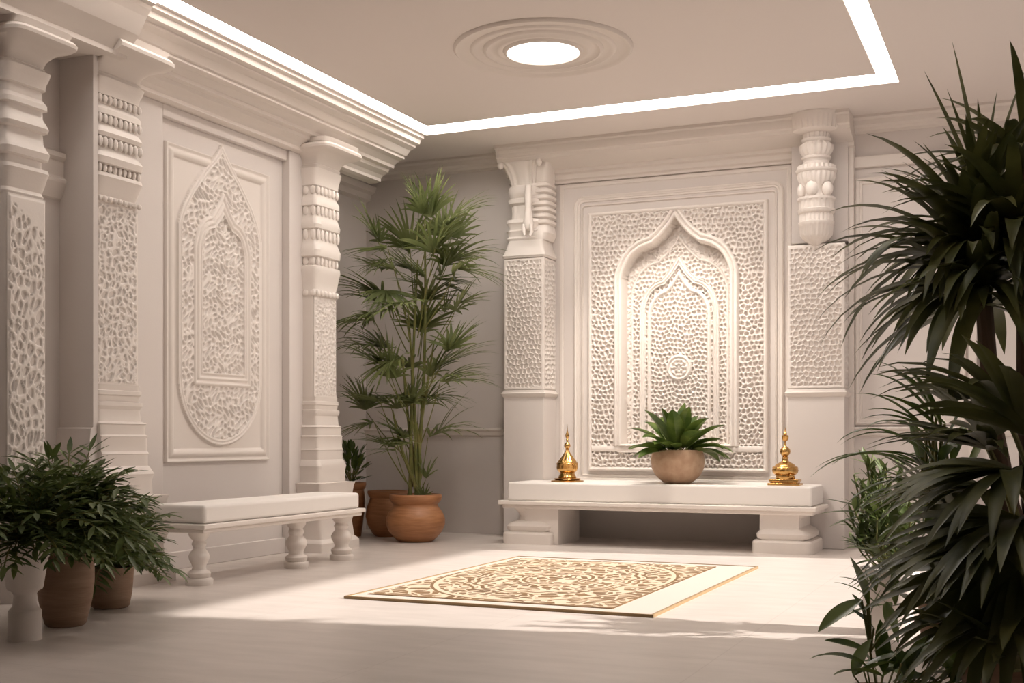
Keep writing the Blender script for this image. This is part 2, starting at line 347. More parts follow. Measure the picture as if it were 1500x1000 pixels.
# ------------------------------------------------------------------ left columns
def beads(mb, cu, wd, p, z, hgt, n, mp, side=True):
    for k in range(n):
        u = cu-wd+2*wd*(k+.5)/n; c = mp(u, z, p); mb.ell(c, (.016, wd/n*.75, hgt/2) if mp is ML else (wd/n*.75, .016, hgt/2))
    if side:
        nn = max(2, int(n*p/(2*wd)))
        for k in range(nn):
            for sgn in (-1, 1):
                c = mp(cu+sgn*wd, z, p*(k+.5)/nn); mb.ell(c, (p/nn*.4, .014, hgt/2) if mp is ML else (.014, p/nn*.4, hgt/2))
def left_column(name, label, cu, wd, p, zt, cap, neck, shaft, base, beadz, group=None, scale=.045, carve=worm, flush=None):
    ML = (lambda u, v, h: (XL+h, max(u, flush), v)) if flush else globals()['ML']
    side = not flush
    t = empty(name, (XL, cu, 0), label, 'column')
    m = MB(); ringloft(m, cu, base, ML); m.build('base', TRIM, t, ang=30)
    z0, z1 = shaft; m = MB(); ringloft(m, cu, [(z0, wd, p-.02, 14), (z1, wd, p-.02, 14)], ML); sh = m.build('shaft', TRIM, t, ang=30)
    def fn(U, V):
        q = (U-cu)/wd; H = p-.022+.014*carve(U, V, scale)
        H = np.where(np.abs(q) > .9, p-.018+0*U, H); H = np.where((V-z0 < .015) | (z1-V < .015), p-.016, H)
        H = np.where(np.abs(q) > .985, p-.03, H)
        return H, np.zeros(U.shape, int)
    hf(cu-wd+.003, cu+wd-.003, z0, z1, .006, fn, globals()['ML'], ['carved_relief'], t, [CARVE])
    m = MB(); ringloft(m, cu, neck, ML); m.build('neck', CARVE, t, ang=30)
    if beadz:
        m = MB()
        for z, w_, pp, h, n in beadz: beads(m, cu, w_, pp, z, h, n, globals()['ML'], side)
        m.build('bead_band', CARVE, t)
    m = MB(); cap(m, ML); m.build('capital', TRIM, t, ang=30)
    if flush:
        m = MB(); y0, x1 = flush-.035, p+.012
        prof = [(0, .10, .06), (.10, .10, .06), (.11, .06, .04), (.60, .05, .03), (.66, .02, .0), (.80, .035, .0), (.95, .02, .0), (.96, 0, 0), (3.17, 0, 0), (3.22, .01, .015), (3.30, .03, .05)]
        m.rings([[(XL, y0-e, z), (XL+x1+f, y0-e, z), (XL+x1+f, flush+.004, z), (XL, flush+.004, z)] for z, e, f in prof])
        m.build('side_pier', WALL, t, smooth=False)
    return t
def neckB(z0, z1, wd, p, n=None):
    P = []; tot = z1-z0
    for f, a in [(0, 1.02), (.02, 1.04), (.05, 1.0), (.10, 1.06), (.17, 1.12), (.20, 1.16), (.23, 1.14), (.24, 1.0), (.30, 1.0), (.31, 1.14), (.36, 1.18), (.40, 1.1), (.44, 1.04), (.52, 1.02), (.53, 1.12), (.56, 1.16), (.60, 1.1), (.64, 1.03), (.70, 1.02), (.71, 1.12), (.75, 1.12), (.79, 1.02), (.86, 1.0), (.87, 1.08), (.92, 1.1), (.95, 1.15), (1, 1.2)]:
        P.append((z0+tot*f, wd*a, p*a*1.0, 7))
    return P
def capB(cu, wd, p, z0, z1):
    def f(m, ML):
        h = z1-z0; prof = []
        for q, a, b in [(0, 1.05, 1.0), (.12, 1.12, 1.05), (.15, 1.05, 1.02), (.32, 1.10, 1.12), (.46, 1.26, 1.3), (.54, 1.42, 1.5), (.57, 1.60, 1.68), (.64, 1.70, 1.80), (.72, 1.72, 1.82), (.80, 1.66, 1.76), (.83, 1.5, 1.6), (.86, 1.55, 1.64), (1, 1.60, 1.7)]:
            prof.append((z0+h*q, wd*a, p*b, 7))
        ringloft(m, cu, prof, ML)
    return f
def base_prof(wd, p, z1, seed=0, top=.73):
    P = [(0, wd*1.75, p*1.75), (.07, wd*1.75, p*1.75), (.085, wd*1.68, p*1.7), (.10, wd*1.55, p*1.6), (.22, wd*1.50, p*1.5), (.30, wd*1.62, p*1.6), (.36, wd*1.66, p*1.65), (.42, wd*1.52, p*1.5), (.50, wd*1.60, p*1.55), (.53, wd*1.66, p*1.6), (.535, wd*1.25, p*1.3),
         (.62, wd*1.25, p*1.28), (.66, wd*1.30, p*1.32), (.70, wd*1.20, p*1.25), (.71, wd*1.16, p*1.2), (.78, wd*1.16, p*1.2), (.785, wd*1.2, p*1.22), (.80, wd*1.15, p*1.18), (.88, wd*1.15, p*1.18), (.89, wd*1.19, p*1.2), (.90, wd*1.1, p*1.15), (.96, wd*1.12, p*1.15), (.965, wd*1.16, p*1.18), (.98, wd*1.04, p*1.06)]
    s = (z1)/1.2; return [(z*s, a, b, 12) for z, a, b in P]+[(z1-.15*s+.15*s*f, wd*g, p*g, 12) for f, g in ((0, 1.02), (.15, 1.08), (.3, 1.08), (.33, 1.0), (.55, 1.02), (.6, 1.06), (.75, 1.06), (.78, 1.0), (1, 1.02))]
bz = lambda z0, z1, wd, p, n: [(z0+(z1-z0)*f, wd*a, p*a*1.0, (z1-z0)*h, n) for f, a, h in ((.02, 1.02, .05), (.27, 1.0, .07), (.48, 1.04, .09), (.67, 1.03, .08), (.83, 1.02, .07))]
wB, pB = .19, .25
left_column('carved_column', 'broad carved white column between the leafy pots and the arched relief panel', 5.80, wB, pB, 3.3, capB(5.80, wB, pB, 3.06, 3.30), neckB(2.32, 3.06, wB*.97, pB*.95), (1.22, 2.32), base_prof(wB, pB, 1.22), bz(2.32, 3.06, wB, pB, 9), scale=.05, flush=5.60)
wC, pC = .165, .19
left_column('carved_column', 'slim carved white column between the bench end and the tall palm', 8.25, wC, pC, 3.3, capB(8.25, wC, pC*1.1, 3.02, 3.24), neckB(2.02, 3.02, wC, pC*.98), (1.22, 2.02), base_prof(wC, pC, 1.22), bz(2.02, 3.02, wC, pC, 6), scale=.036)
wA, pA = .14, .26
def carveA(U, V, s):
    top = 2.20-.9*np.clip((U-4.94), 0, 1)**1.2
    return np.where(V < top, worm(U, V*.6, .05, 2), .9)
left_column('carved_column', 'stepped white column at the left edge behind the potted ferns', 5.07, wA, pA, 3.2, capB(5.07, wA, pA*.9, 2.95, 3.17), neckB(2.24, 2.95, wA*1.02, pA*.9), (.55, 2.24), [(0, .2, .36, 12), (.3, .2, .36, 12), (.33, .17, .30, 12), (.55, .15, .28, 12)], None, scale=.06, carve=carveA)
# ------------------------------------------------------------------ altar piers
PY = .30
def pier(label, x0, x1, ledge, top, capf):
    cu = (x0+x1)/2; wd = (x1-x0)/2
    t = empty('altar_pier', (cu, YB, 0), label, 'pillar')
    MB().box((x0, YB-PY, 0), (x1, YB, ledge)).build('lower_shaft', WALL, t, smooth=False, bevel=.006)
    m = MB(); ringloft(m, cu, [(ledge-.015, wd+.003, PY+.003, 30), (ledge, wd+.018, PY+.018, 30), (ledge+.02, wd+.024, PY+.024, 30), (ledge+.03, wd+.012, PY+.01, 30), (ledge+.05, wd+.004, PY+.004, 30)], MR); m.build('ledge', TRIM, t, ang=30)
    z0, z1 = ledge+.05, top
    MB().box((x0+.006, YB-PY+.015, z0), (x1-.015, YB, z1)).build('upper_shaft', TRIM, t, smooth=False)
    def mk(e, lat, b): return np.where(e < .028, b+.010, b-.016+.027*lat)
    def fn(U, V):
        e = np.minimum.reduce([U-x0, x1-U, V-z0, z1-V]); return np.where(e < .002, PY-.02, mk(e, pits(U, V, .042, seed=4, warp=.12), PY-.012)), np.zeros(U.shape, int)
    hf(x0, x1, z0, z1, .006, fn, MR, ['carved_lattice'], t, [CARVE])
    def fn2(U, V):
        e = np.minimum.reduce([U-(YB-PY), YB-U, V-z0, z1-V]); return np.where(e < .002, -.02, mk(e, pits(U+3, V, .042, seed=5, warp=.12), -.012)), np.zeros(U.shape, int)
    hf(YB-PY, YB-.01, z0, z1, .006, fn2, lambda U, V, H: (x1+H, U, V), ['carved_lattice'], t, [CARVE])
    capf(t, cu, wd)
def cap_left(t, cu, wd):
    m = MB(); P = [(2.50, wd+.005, PY+.005, 20), (2.52, wd+.015, PY+.015, 16), (2.54, wd+.005, PY+.005, 14), (2.60, wd*.93, PY*.96, 10), (2.66, wd*.86, PY*.92, 8)]
    m = MB(); ringloft(m, cu, P, MR); m.build('shoulder', TRIM, t, ang=30)
    n = cu-.03
    P = [(2.66, .155, .27, 6), (2.68, .165, .28, 6), (2.70, .15, .265, 6), (2.73, .155, .27, 6), (2.745, .165, .28, 6), (2.76, .145, .26, 6), (2.80, .15, .265, 6), (2.82, .165, .285, 5), (2.85, .16, .28, 5),
         (2.86, .13, .24, 4, .03, 12), (2.92, .125, .235, 4, .04, 12), (2.98, .13, .24, 4, .04, 12), (3.0, .155, .27, 4), (3.03, .16, .275, 4), (3.05, .14, .25, 4), (3.07, .155, .27, 3), (3.11, .165, .28, 3), (3.15, .155, .27, 3), (3.17, .12, .24, 3)]
    m = MB(); ringloft(m, n, P, MR, n=72); m.build('neck', CARVE, t, ang=40)
    P = [(3.16, .13, .25, 4, .04, 16), (3.20, .135, .26, 4, .05, 16), (3.26, .15, .28, 4, .06, 16), (3.32, .175, .32, 4, .06, 16), (3.355, .195, .345, 5, .03, 16), (3.36, .18, .33, 8), (3.38, .185, .335, 12), (3.40, .20, .35, 12), (3.44, .215, .37, 12), (3.455, .215, .37, 12), (3.46, .20, .35, 12), (3.499, .20, .35, 12)]
    m = MB(); ringloft(m, n, P, MR, n=96)
    for s in (-1, 1): m.ell((n+s*.185, YB-.32, 3.335), (.03, .03, .035), 12, 8)
    m.build('capital', CARVE, t, ang=40)
    m = MB()   # stack of rounded rings on the side towards the altar panel
    P = [(2.66, .07, .26, 4), (2.72, .10, .27, 4), (2.78, .085, .24, 4)]
    for k in range(7):
        z = 2.80+k*.055; P += [(z, .075, .22, 4), (z+.012, .098, .25, 4), (z+.035, .10, .255, 4), (z+.047, .078, .22, 4)]
    P += [(3.20, .08, .23, 4), (3.28, .10, .26, 5), (3.36, .12, .28, 6), (3.499, .12, .28, 8)]
    ringloft(m, cu+.12, P, MR); m.build('side_ring_stack', CARVE, t, ang=40)
    m = MB(); b = Vector((cu+.05, YB-.31, 0))   # hanging bracket figure in front
    m.rings([[(b.x+rx*math.cos(2*PI*j/14), b.y+ry*math.sin(2*PI*j/14), z) for j in range(14)] for z, rx, ry in ((3.14, .03, .02), (3.05, .035, .03), (2.95, .028, .03), (2.88, .035, .035), (2.80, .05, .045), (2.76, .04, .04), (2.735, .02, .02))])
    m.tube([b+Vector((-.035, -.02, 2.79)), b+Vector((-.03, -.03, 2.72)), b+Vector((-.015, -.045, 2.685))], [.02, .016, .01]); m.tube([b+Vector((.035, -.02, 2.79)), b+Vector((.045, -.03, 2.72)), b+Vector((.035, -.045, 2.68))], [.02, .016, .01])
    m.build('bracket_figure', CARVE, t, ang=60)
def cap_right(t, cu, wd):
    MB().box((cu-wd, YB-.12, 2.5), (cu+wd+.0, YB, 3.42)).build('back_slab', WALL, t, smooth=False, bevel=.005)
    c = (cu+.0, YB-.27, 0)
    P = [(2.44, .03), (2.47, .06, .1, 8), (2.50, .10, .06, 14), (2.53, .125, .04, 24), (2.60, .13, .05, 24), (2.61, .14), (2.635, .143), (2.64, .13, .04, 24), (2.70, .128, .04, 24), (2.71, .145), (2.735, .15), (2.74, .135, .03, 20), (2.80, .138, .03, 20), (2.81, .15), (2.83, .15), (2.84, .10), (2.86, .095, .06, 10), (2.92, .10, .08, 10), (2.95, .13, .04, 20),
         (3.0, .148, .05, 20), (3.03, .15), (3.035, .16), (3.055, .165), (3.06, .15, .04, 24), (3.09, .145, .04, 24), (3.10, .12), (3.12, .10), (3.14, .105), (3.145, .115), (3.16, .118), (3.17, .10, .05, 16), (3.21, .125, .07, 16), (3.25, .13, .07, 16), (3.28, .10, .05, 16), (3.29, .115), (3.305, .118), (3.31, .10, .05, 20), (3.36, .105, .05, 20)]
    MB().lathe(c, P, 96).build('turned_drop', CARVE, t, ang=50)
    m = MB(); m.ell((c[0]+.10, c[1]-.07, 2.89), (.045, .045, .06), 14, 10); m.ell((c[0]-.02, c[1]-.10, 2.90), (.05, .045, .065), 14, 10); m.ell((c[0]-.11, c[1]-.05, 2.89), (.035, .04, .06), 14, 10); m.build('carved_lobes', CARVE, t)
    P = [(3.35, .11), (3.36, .17), (3.37, .19, .02, 32), (3.42, .20, .03, 32), (3.47, .205, .03, 32), (3.475, .21), (3.499, .215)]
    MB().lathe(c, P, 96).build('capital', CARVE, t, ang=50)
pier('carved pier left of the altar with square capital and small hanging bracket figure', -4.40, -4.01, 1.27, 2.50, cap_left)
pier('carved pier right of the altar topped by a round turned drop', -1.87, -1.415, 1.24, 2.46, cap_right)
# ------------------------------------------------------------------ altar
YA = 9.35
t = empty('altar_bench', (-2.87, 9.7, 0), 'long low cream stone altar bench holding the planted bowl and brass ornaments', 'altar')
x0, x1 = -4.12, -1.58
sl = [(x0, YA), (x1, YA), (x1, 9.885), (-1.90, 9.885), (-1.90, 10.13), (-3.98, 10.13), (-3.98, 9.885), (x0, 9.885)]
MB().prism(sl, lambda p, q, z: (p, q, z), .365, .52).build('top_slab', CUSH, t, bevel=.018, seg=4, label='thick white padded top')
sl = [(x0-.07, YA-.05), (x1+.04, YA-.05), (x1+.04, 9.885), (x0-.07, 9.885)]
m = MB(); m.prism(sl, lambda p, q, z: (p, q, z), .33, .365); m.prism([(a+(.03 if a < -3 else -.03), b+(.03 if b < 9.6 else 0)) for a, b in sl], lambda p, q, z: (p, q, z), .30, .33)
m.build('ledge', STONE, t, bevel=.008, seg=3)
AMP = lambda u, v, h: (u, 9.885-h, v)
for sx, xi, xo in ((-1, -3.67, -4.17), (1, -1.985, -1.60)):
    m = MB(); a, b = sorted((xi, xi+sx*.30)); m.box((a, YA+.03, 0), (b, 9.885, .30))
    c = xo-sx*.235 if sx < 0 else xo-.21
    W0 = .235
    ringloft(m, c, [(0, W0, .56, 10), (.085, W0, .56, 10), (.10, W0-.01, .55, 10), (.104, W0-.05, .53, 8), (.12, W0-.03, .54, 8), (.15, W0-.025, .545, 8), (.175, W0-.05, .53, 8), (.19, W0-.09, .51, 8), (.20, W0-.12, .49, 8), (.22, W0-.13, .48, 8), (.25, W0-.12, .48, 8), (.28, W0-.09, .49, 8), (.30, W0-.07, .50, 8)], AMP)
    m.build('support_block', STONE, t, ang=30)
# ------------------------------------------------------------------ bench
t = empty('upholstered_bench', (-4.77, 6.8, 0), 'white cushioned bench on three turned baluster legs by the left wall', 'bench')
MB().box((-4.97, 5.91, .375), (-4.595, 7.72, .49)).build('cushion', CUSH, t, bevel=.022, seg=4)
m = MB(); m.box((-5.0, 5.87, .345), (-4.565, 7.76, .375)).box((-4.98, 5.89, .32), (-4.585, 7.74, .345)); m.build('seat_frame', STONE, t, bevel=.008, seg=3)
for y in (5.98, 7.03, 7.62):
    P = [(0, .082), (.03, .084), (.04, .078), (.045, .062), (.055, .068), (.075, .070), (.085, .058), (.092, .045), (.11, .040), (.13, .048), (.155, .060), (.175, .064), (.195, .055), (.215, .040), (.225, .034), (.235, .040), (.25, .046), (.26, .040), (.27, .036), (.285, .052), (.30, .062), (.32, .064)]
    if y > 6.5: P = [(z, r*1.0+.012*math.sin(z*9)) for z, r in P]
    MB().lathe((-4.69, y, 0), P, 32).build('leg', STONE, t, ang=40)
# ------------------------------------------------------------------ rug
t = empty('patterned_rug', (-2.65, 7.02, 0), 'cream and gold rug with arabesque medallion pattern on the sunlit floor', 'rug')
RGB = mat('cream_rug_pile', (.58, .515, .455), .9, bump=.2, bscale=400)
EDGE = mat('gold_rug_edge', (.30, .20, .10), .7)
MB().box((-3.53, 5.80, 0), (-1.77, 8.24, .012)).build('backing', RGB, t, smooth=False)
m = MB()
for a, b in (((-3.545, 5.785), (-1.755, 5.80)), ((-3.545, 8.24), (-1.755, 8.255)), ((-3.545, 5.80), (-3.53, 8.24)), ((-1.77, 5.80), (-1.755, 8.24))): m.box((a[0], a[1], 0), (b[0], b[1], .016))
m.build('edge_binding', EDGE, t, smooth=False, label='thin gold edge binding')
def rug_mat():
    m = bpy.data.materials.new('rug_arabesque'); m.use_nodes = True; nt = m.node_tree; N = nt.nodes; L = nt.links; b = N['Principled BSDF']; b.inputs['Roughness'].default_value = .85
    tc = N.new('ShaderNodeTexCoord'); mp = N.new('ShaderNodeMapping'); mp.vector_type = 'TEXTURE' ; L.new(tc.outputs['Object'], mp.inputs[0])
    mp.inputs['Location'].default_value = (-.10, .02, 0)
    nz = N.new('ShaderNodeTexNoise'); nz.inputs['Scale'].default_value = 6; nz.inputs['Detail'].default_value = 1
    L.new(mp.outputs[0], nz.inputs['Vector'])
    vm = N.new('ShaderNodeVectorMath'); vm.operation = 'MULTIPLY_ADD'; L.new(nz.outputs['Color'], vm.inputs[0]); vm.inputs[1].default_value = (.14, .14, 0); L.new(mp.outputs[0], vm.inputs[2])
    vo = N.new('ShaderNodeTexVoronoi'); vo.feature = 'DISTANCE_TO_EDGE'; vo.inputs['Scale'].default_value = 13; L.new(vm.outputs[0], vo.inputs['Vector'])
    def M(op, a, bb=None, c=None):
        n = N.new('ShaderNodeMath'); n.operation = op
        for i, q in enumerate((a, bb, c)):
            if q is None: continue
            if isinstance(q, (int, float)): n.inputs[i].default_value = q
            else: L.new(q, n.inputs[i])
        return n.outputs[0]
    m1 = M('LESS_THAN', vo.outputs['Distance'], .10)
    sx = N.new('ShaderNodeSeparateXYZ'); L.new(mp.outputs[0], sx.inputs[0]); X, Y = sx.outputs[0], sx.outputs[1]
    xx = M('DIVIDE', X, .72); yy = M('DIVIDE', Y, 1.08); r = M('SQRT', M('ADD', M('MULTIPLY', xx, xx), M('MULTIPLY', yy, yy)))
    th = M('ARCTAN2', yy, xx); pet = M('MULTIPLY', M('SINE', M('MULTIPLY', th, 16)), .018); rr = M('ADD', r, pet)
    def ring(q, wd, src=r): return M('LESS_THAN', M('ABSOLUTE', M('SUBTRACT', src, q)), wd)
    rings = ring(.30, .02)
    for q, w_ in ((.26, .010), (.62, .016), (.67, .010), (.95, .018)): rings = M('MAXIMUM', rings, ring(q, w_, rr if q < .9 else r))
    gold = ring(.28, .014)
    for q, w_ in ((.645, .016), (.98, .012), (.72, .012), (.34, .010)): gold = M('MAXIMUM', gold, ring(q, w_, rr if q < .9 else r))
    # border line of the field
    bx = M('GREATER_THAN', M('ABSOLUTE', X), .725); by = M('GREATER_THAN', M('ABSOLUTE', Y), 1.085); gold = M('MAXIMUM', gold, M('MAXIMUM', bx, by))
    k = M('SUBTRACT', M('MAXIMUM', m1, rings), gold); k = M('MAXIMUM', k, 0)
    n2 = N.new('ShaderNodeTexNoise'); n2.inputs['Scale'].default_value = 3; L.new(mp.outputs[0], n2.inputs['Vector'])
    cr = N.new('ShaderNodeValToRGB'); cr.color_ramp.elements[0].position = .3; cr.color_ramp.elements[1].position = .7
    cr.color_ramp.elements[0].color = (.135, .07, .026, 1); cr.color_ramp.elements[1].color = (.24, .14, .06, 1); L.new(n2.outputs[0], cr.inputs[0])
    mx = N.new('ShaderNodeMix'); mx.data_type = 'RGBA'; L.new(k, mx.inputs[0]); L.new(cr.outputs[0], mx.inputs[6]); mx.inputs[7].default_value = (.60, .49, .36, 1)
    L.new(mx.outputs[2], b.inputs['Base Color'])
    bp = N.new('ShaderNodeBump'); bp.inputs['Strength'].default_value = .6; bp.inputs['Distance'].default_value = .004; L.new(k, bp.inputs['Height']); L.new(bp.outputs[0], b.inputs['Normal'])
    return m
MB().box((-3.475, 5.92, .010), (-2.015, 8.12, .0155)).build('woven_field', rug_mat(), t, smooth=False, label='gold and cream arabesque field')
# ------------------------------------------------------------------ brass ornaments
p = Vector((-3.68, 9.62, .52))
t = empty('brass_ornament', p, 'brass ornament with tall conical lid on the left end of the altar', 'ornament')
m = MB(); m.lathe(p, [(0, .135), (.006, .142), (.012, .135), (.016, .10), (.022, .115), (.028, .11), (.032, .08)], 48); m.build('base_plate', GOLD, t)
m = MB(); m.lathe(p, [(.032, .075), (.04, .078), (.06, .066), (.075, .062), (.085, .075), (.10, .085, .02, 12), (.12, .09, .03, 12), (.14, .088, .03, 12), (.15, .092), (.158, .092), (.165, .085)], 60); m.build('bowl', GOLD, t, ang=50)
m = MB(); m.lathe(p, [(.165, .083), (.175, .078, .03, 10), (.20, .058, .05, 10), (.23, .036, .06, 10), (.26, .018, .03, 10), (.27, .014), (.275, .018), (.28, .012), (.288, .020), (.30, .027), (.312, .028), (.325, .022), (.335, .010), (.35, .007), (.358, .013), (.368, .007), (.376, .012), (.39, .018), (.405, .015), (.42, .008), (.44, .004), (.49, .0008)], 60); m.build('lid', GOLD, t, ang=50)
m = MB(); m.tube([p+Vector((.06, -.05, .13)), p+Vector((.085, -.06, .16)), p+Vector((.10, -.05, .135)), p+Vector((.095, -.04, .10))], .007); m.build('handle', GOLD, t)
p = Vector((-1.83, 9.60, .52))
t = empty('brass_ornament', p, 'squat brass ornament with round ball finial on the right end of the altar', 'ornament')
m = MB()
for z, h, a, b in ((0, .018, .125, .08), (.018, .012, .105, .07), (.030, .018, .115, .075)): m.box(p+Vector((-a, -b, z)), p+Vector((a, b, z+h)))
m.build('base_plate', GOLD, t, bevel=.004)
m = MB(); m.lathe(p, [(.048, .070), (.055, .074), (.08, .072), (.085, .085), (.10, .098, .02, 14), (.12, .103, .02, 14), (.13, .098), (.135, .102), (.145, .098), (.15, .085)], 56); m.build('bowl', GOLD, t, ang=50)
m = MB(); m.lathe(p, [(.15, .083), (.165, .072), (.18, .045), (.19, .028), (.21, .022), (.222, .028), (.225, .018), (.235, .026), (.25, .038), (.268, .042), (.286, .037), (.30, .022), (.31, .010), (.345, .007), (.352, .018), (.365, .026), (.39, .028), (.395, .020), (.40, .012), (.41, .015), (.42, .006), (.46, .001)], 40); m.build('lid', GOLD, t, ang=50)
MB().ell(p+Vector((.06, -.08, .075)), (.016, .016, .016), 12, 8).build('knob', GOLD, t); MB().ell(p+Vector((.072, -.04, .062)), (.014, .014, .014), 12, 8).build('knob', GOLD, t)
# ------------------------------------------------------------------ plants
UP = Vector((0, 0, 1)); ru = R_.uniform
def nrm(v): return Vector(v).normalized()
def blade(mb, o, d, L, W, droop=1.2, n=7, fold=.3, kind='strap', twist=0, side=None):
    o = Vector(o); d = nrm(d); p = o.copy(); step = L/n; rows = []
    s = side if side is not None else d.cross(UP)
    if s.length < .05: s = Vector((ru(-1, 1), ru(-1, 1), 0))
    s = s.normalized(); s = (s+UP*twist).normalized()
    for i in range(n+1):
        t = i/n
        if kind == 'strap': w_ = W*min(1, .4+t*3)*(1-t**3.2)
        elif kind == 'broad': w_ = W*max(.04, math.sin(PI*min(1, t*.97+.02))**.75*(1-.25*t))
        else: w_ = W*max(.05, math.sin(PI*min(1, t**.8*.98))**.9)
        up = s.cross(d).normalized()
        rows.append((p-s*w_+up*w_*fold, p.copy(), p+s*w_+up*w_*fold))
        p += d*step; d = (d-UP*droop*step*(.4+t)).normalized(); s = (s-d*s.dot(d)).normalized()
    vs = [v for r in rows for v in r]; fs = []
    for i in range(n):
        a = i*3; fs += [(a, a+1, a+4, a+3), (a+1, a+2, a+5, a+4)]
    mb.add(vs, fs); return p
def fan(mb, o, d, R, N, spread=1.5, W=.014, droop=1.0, cup=.15, side=None, kind='strap'):
    d = nrm(d); s = side or d.cross(UP)
    if s.length < .1: s = Vector((1, 0, 0))
    s = s.normalized(); n_ = s.cross(d).normalized()
    for k in range(N):
        a = spread*(2*(k+.5)/N-1)+ru(-.05, .05)
        dd = d*math.cos(a)+s*math.sin(a)+n_*cup*ru(.3, 1.4)
        blade(mb, Vector(o), dd, R*(.72+.28*math.cos(a))*ru(.88, 1.08), W*ru(.8, 1.1), droop*ru(.7, 1.3), n=6, kind=kind, side=(s*math.cos(a)-d*math.sin(a)))
def curve(a, b, bend, n=8):
    a, b = Vector(a), Vector(b); return [a.lerp(b, i/n)+Vector(bend)*math.sin(PI*i/n) for i in range(n+1)]
def pot(t, c, prof, m, soil_z, soil_r, n=48):
    inner = [(soil_z+.02 if i == 0 else soil_z, r) for i, r in enumerate((soil_r+.004, soil_r))]
    MB().lathe(c, prof+[(prof[-1][0], prof[-1][1]-.012)]+[(soil_z, soil_r), (soil_z-.01, .001)], n).build('pot', m, t, ang=45)
    MB().lathe(c, [(soil_z-.02, soil_r-.004), (soil_z+.004, soil_r-.003), (soil_z+.010, soil_r*.5), (soil_z+.012, .002)], 32).build('soil', SOIL, t)
Z = lambda x, y: Vector((x, y, 0))
# --- tall palm in the corner
c = Z(-4.93, 9.22)
t = empty('potted_palm', c, 'tall fan palm in a round terracotta pot in the far corner', 'potted plant')
pot(t, c, [(0, .14), (.01, .155), (.04, .19), (.09, .232), (.15, .255), (.20, .255), (.25, .235), (.29, .205), (.315, .19), (.325, .192), (.335, .205), (.36, .222), (.385, .228), (.40, .226), (.408, .22)], TERRA, .38, .20)
right = Vector((CA, SA, 0)); fwd = Vector((-SA, CA, 0))
def LP(px, py, dd=0, base=10.38): return at(px, py, base+dd)
fol = MB(); stm = MB()
fans = [  # crown px, py, depth offset, direction on the picture plane (dx, dz), radius, leaflets
 (632,318,.0, .15,1.0,.30,15),(612,300,.1,-.5,1.0,.24,12),(655,330,-.1,.9,.55,.36,15),(548,345,.1,-.6,.9,.27,12),(565,365,-.2,-.8,-.2,.26,12),(600,362,.2,-.2,.7,.30,14),(640,362,-.2,.5,.4,.34,14),
 (660,383,.1,1.0,.25,.37,15),(672,395,-.25,.95,-.25,.32,13),(575,395,-.1,-.9,.1,.28,13),(605,400,.25,-.4,.3,.32,14),(640,410,.1,.4,-.1,.30,13),(668,455,.0,.8,.8,.24,9),(672,445,.15,1,.2,.25,9),
 (560,435,.1,-1,.35,.38,13),(545,470,-.15,-.95,-.15,.36,14),(590,445,-.2,-.3,-.2,.30,13),(625,440,.2,.3,.2,.28,12),(560,510,.05,-1,.15,.38,14),(585,525,-.25,-.6,-.4,.32,14),
 (620,480,.15,.1,.3,.28,12),(640,540,.0,.9,.35,.42,16),(648,560,-.2,1,.0,.38,15),(600,540,.25,-.3,.2,.28,12),(535,600,.1,-.5,.8,.25,11),(545,620,-.1,-.7,-.3,.26,12),(568,590,.1,-.3,.1,.22,10),
 (590,640,.0,-.6,.5,.24,10),(600,650,-.15,-.5,-.1,.22,9),(630,640,.1,1,.3,.40,5),(625,700,-.1,.4,.6,.15,7),(575,655,-.15,-.8,.2,.25,9),(605,590,-.1,.2,.4,.26,12),(650,345,.25,.3,.9,.28,12)]
fans += [(600+R_.randint(-60, 75), 330+R_.randint(0, 260), ru(-.3, .3), ru(-1, 1), ru(-.4, .8), ru(.26, .36), 12) for _ in range(10)]
for px, py, dd, dx, dz, R, n in fans:
    o = LP(px, py, dd); d = right*dx+UP*dz+fwd*ru(-.5, .2)
    fan(fol, o, d, R*1.45, n+5, spread=ru(1.2, 1.75), W=.0155, droop=ru(1.3, 2.6), cup=.25)
    if ru(0, 1) < .85: fan(fol, o+right*ru(-.1, .1)+UP*ru(-.1, .06)+fwd*ru(-.1, .1), right*(dx+ru(-.6, .6))+UP*(dz+ru(-.4, .5))+fwd*ru(-.6, .4), R*ru(1.0, 1.3), n, spread=1.5, W=.014, droop=ru(1.5, 2.8), cup=.25)
    k = c.lerp(Vector((o.x, o.y, 0)), .22); mid = Vector((k.x, k.y, max(.45, o.z-ru(.35, .55))))
    stm.tube(curve(mid, o-d.normalized()*.02, UP*-.03), [.0065-.0004*i for i in range(9)], 6)
for px, py in ((590,520),(612,380),(598,460),(636,500),(575,600),(622,320),(606,600)):
    b = c+right*ru(-.07, .07)+fwd*ru(-.05, .05)+UP*.38; o = LP(px, py); stm.tube(curve(b, o, right*ru(-.04, .04)), [.017, .016, .015, .014, .013, .012, .011, .009, .007], 8)
fan(fol, c+right*.08-fwd*.08+UP*.38, (0, 0, 1), .14, 9, 1.4, .010, .5)
fol.build('foliage', LEAF_P, t); stm.build('stems', STEM, t)
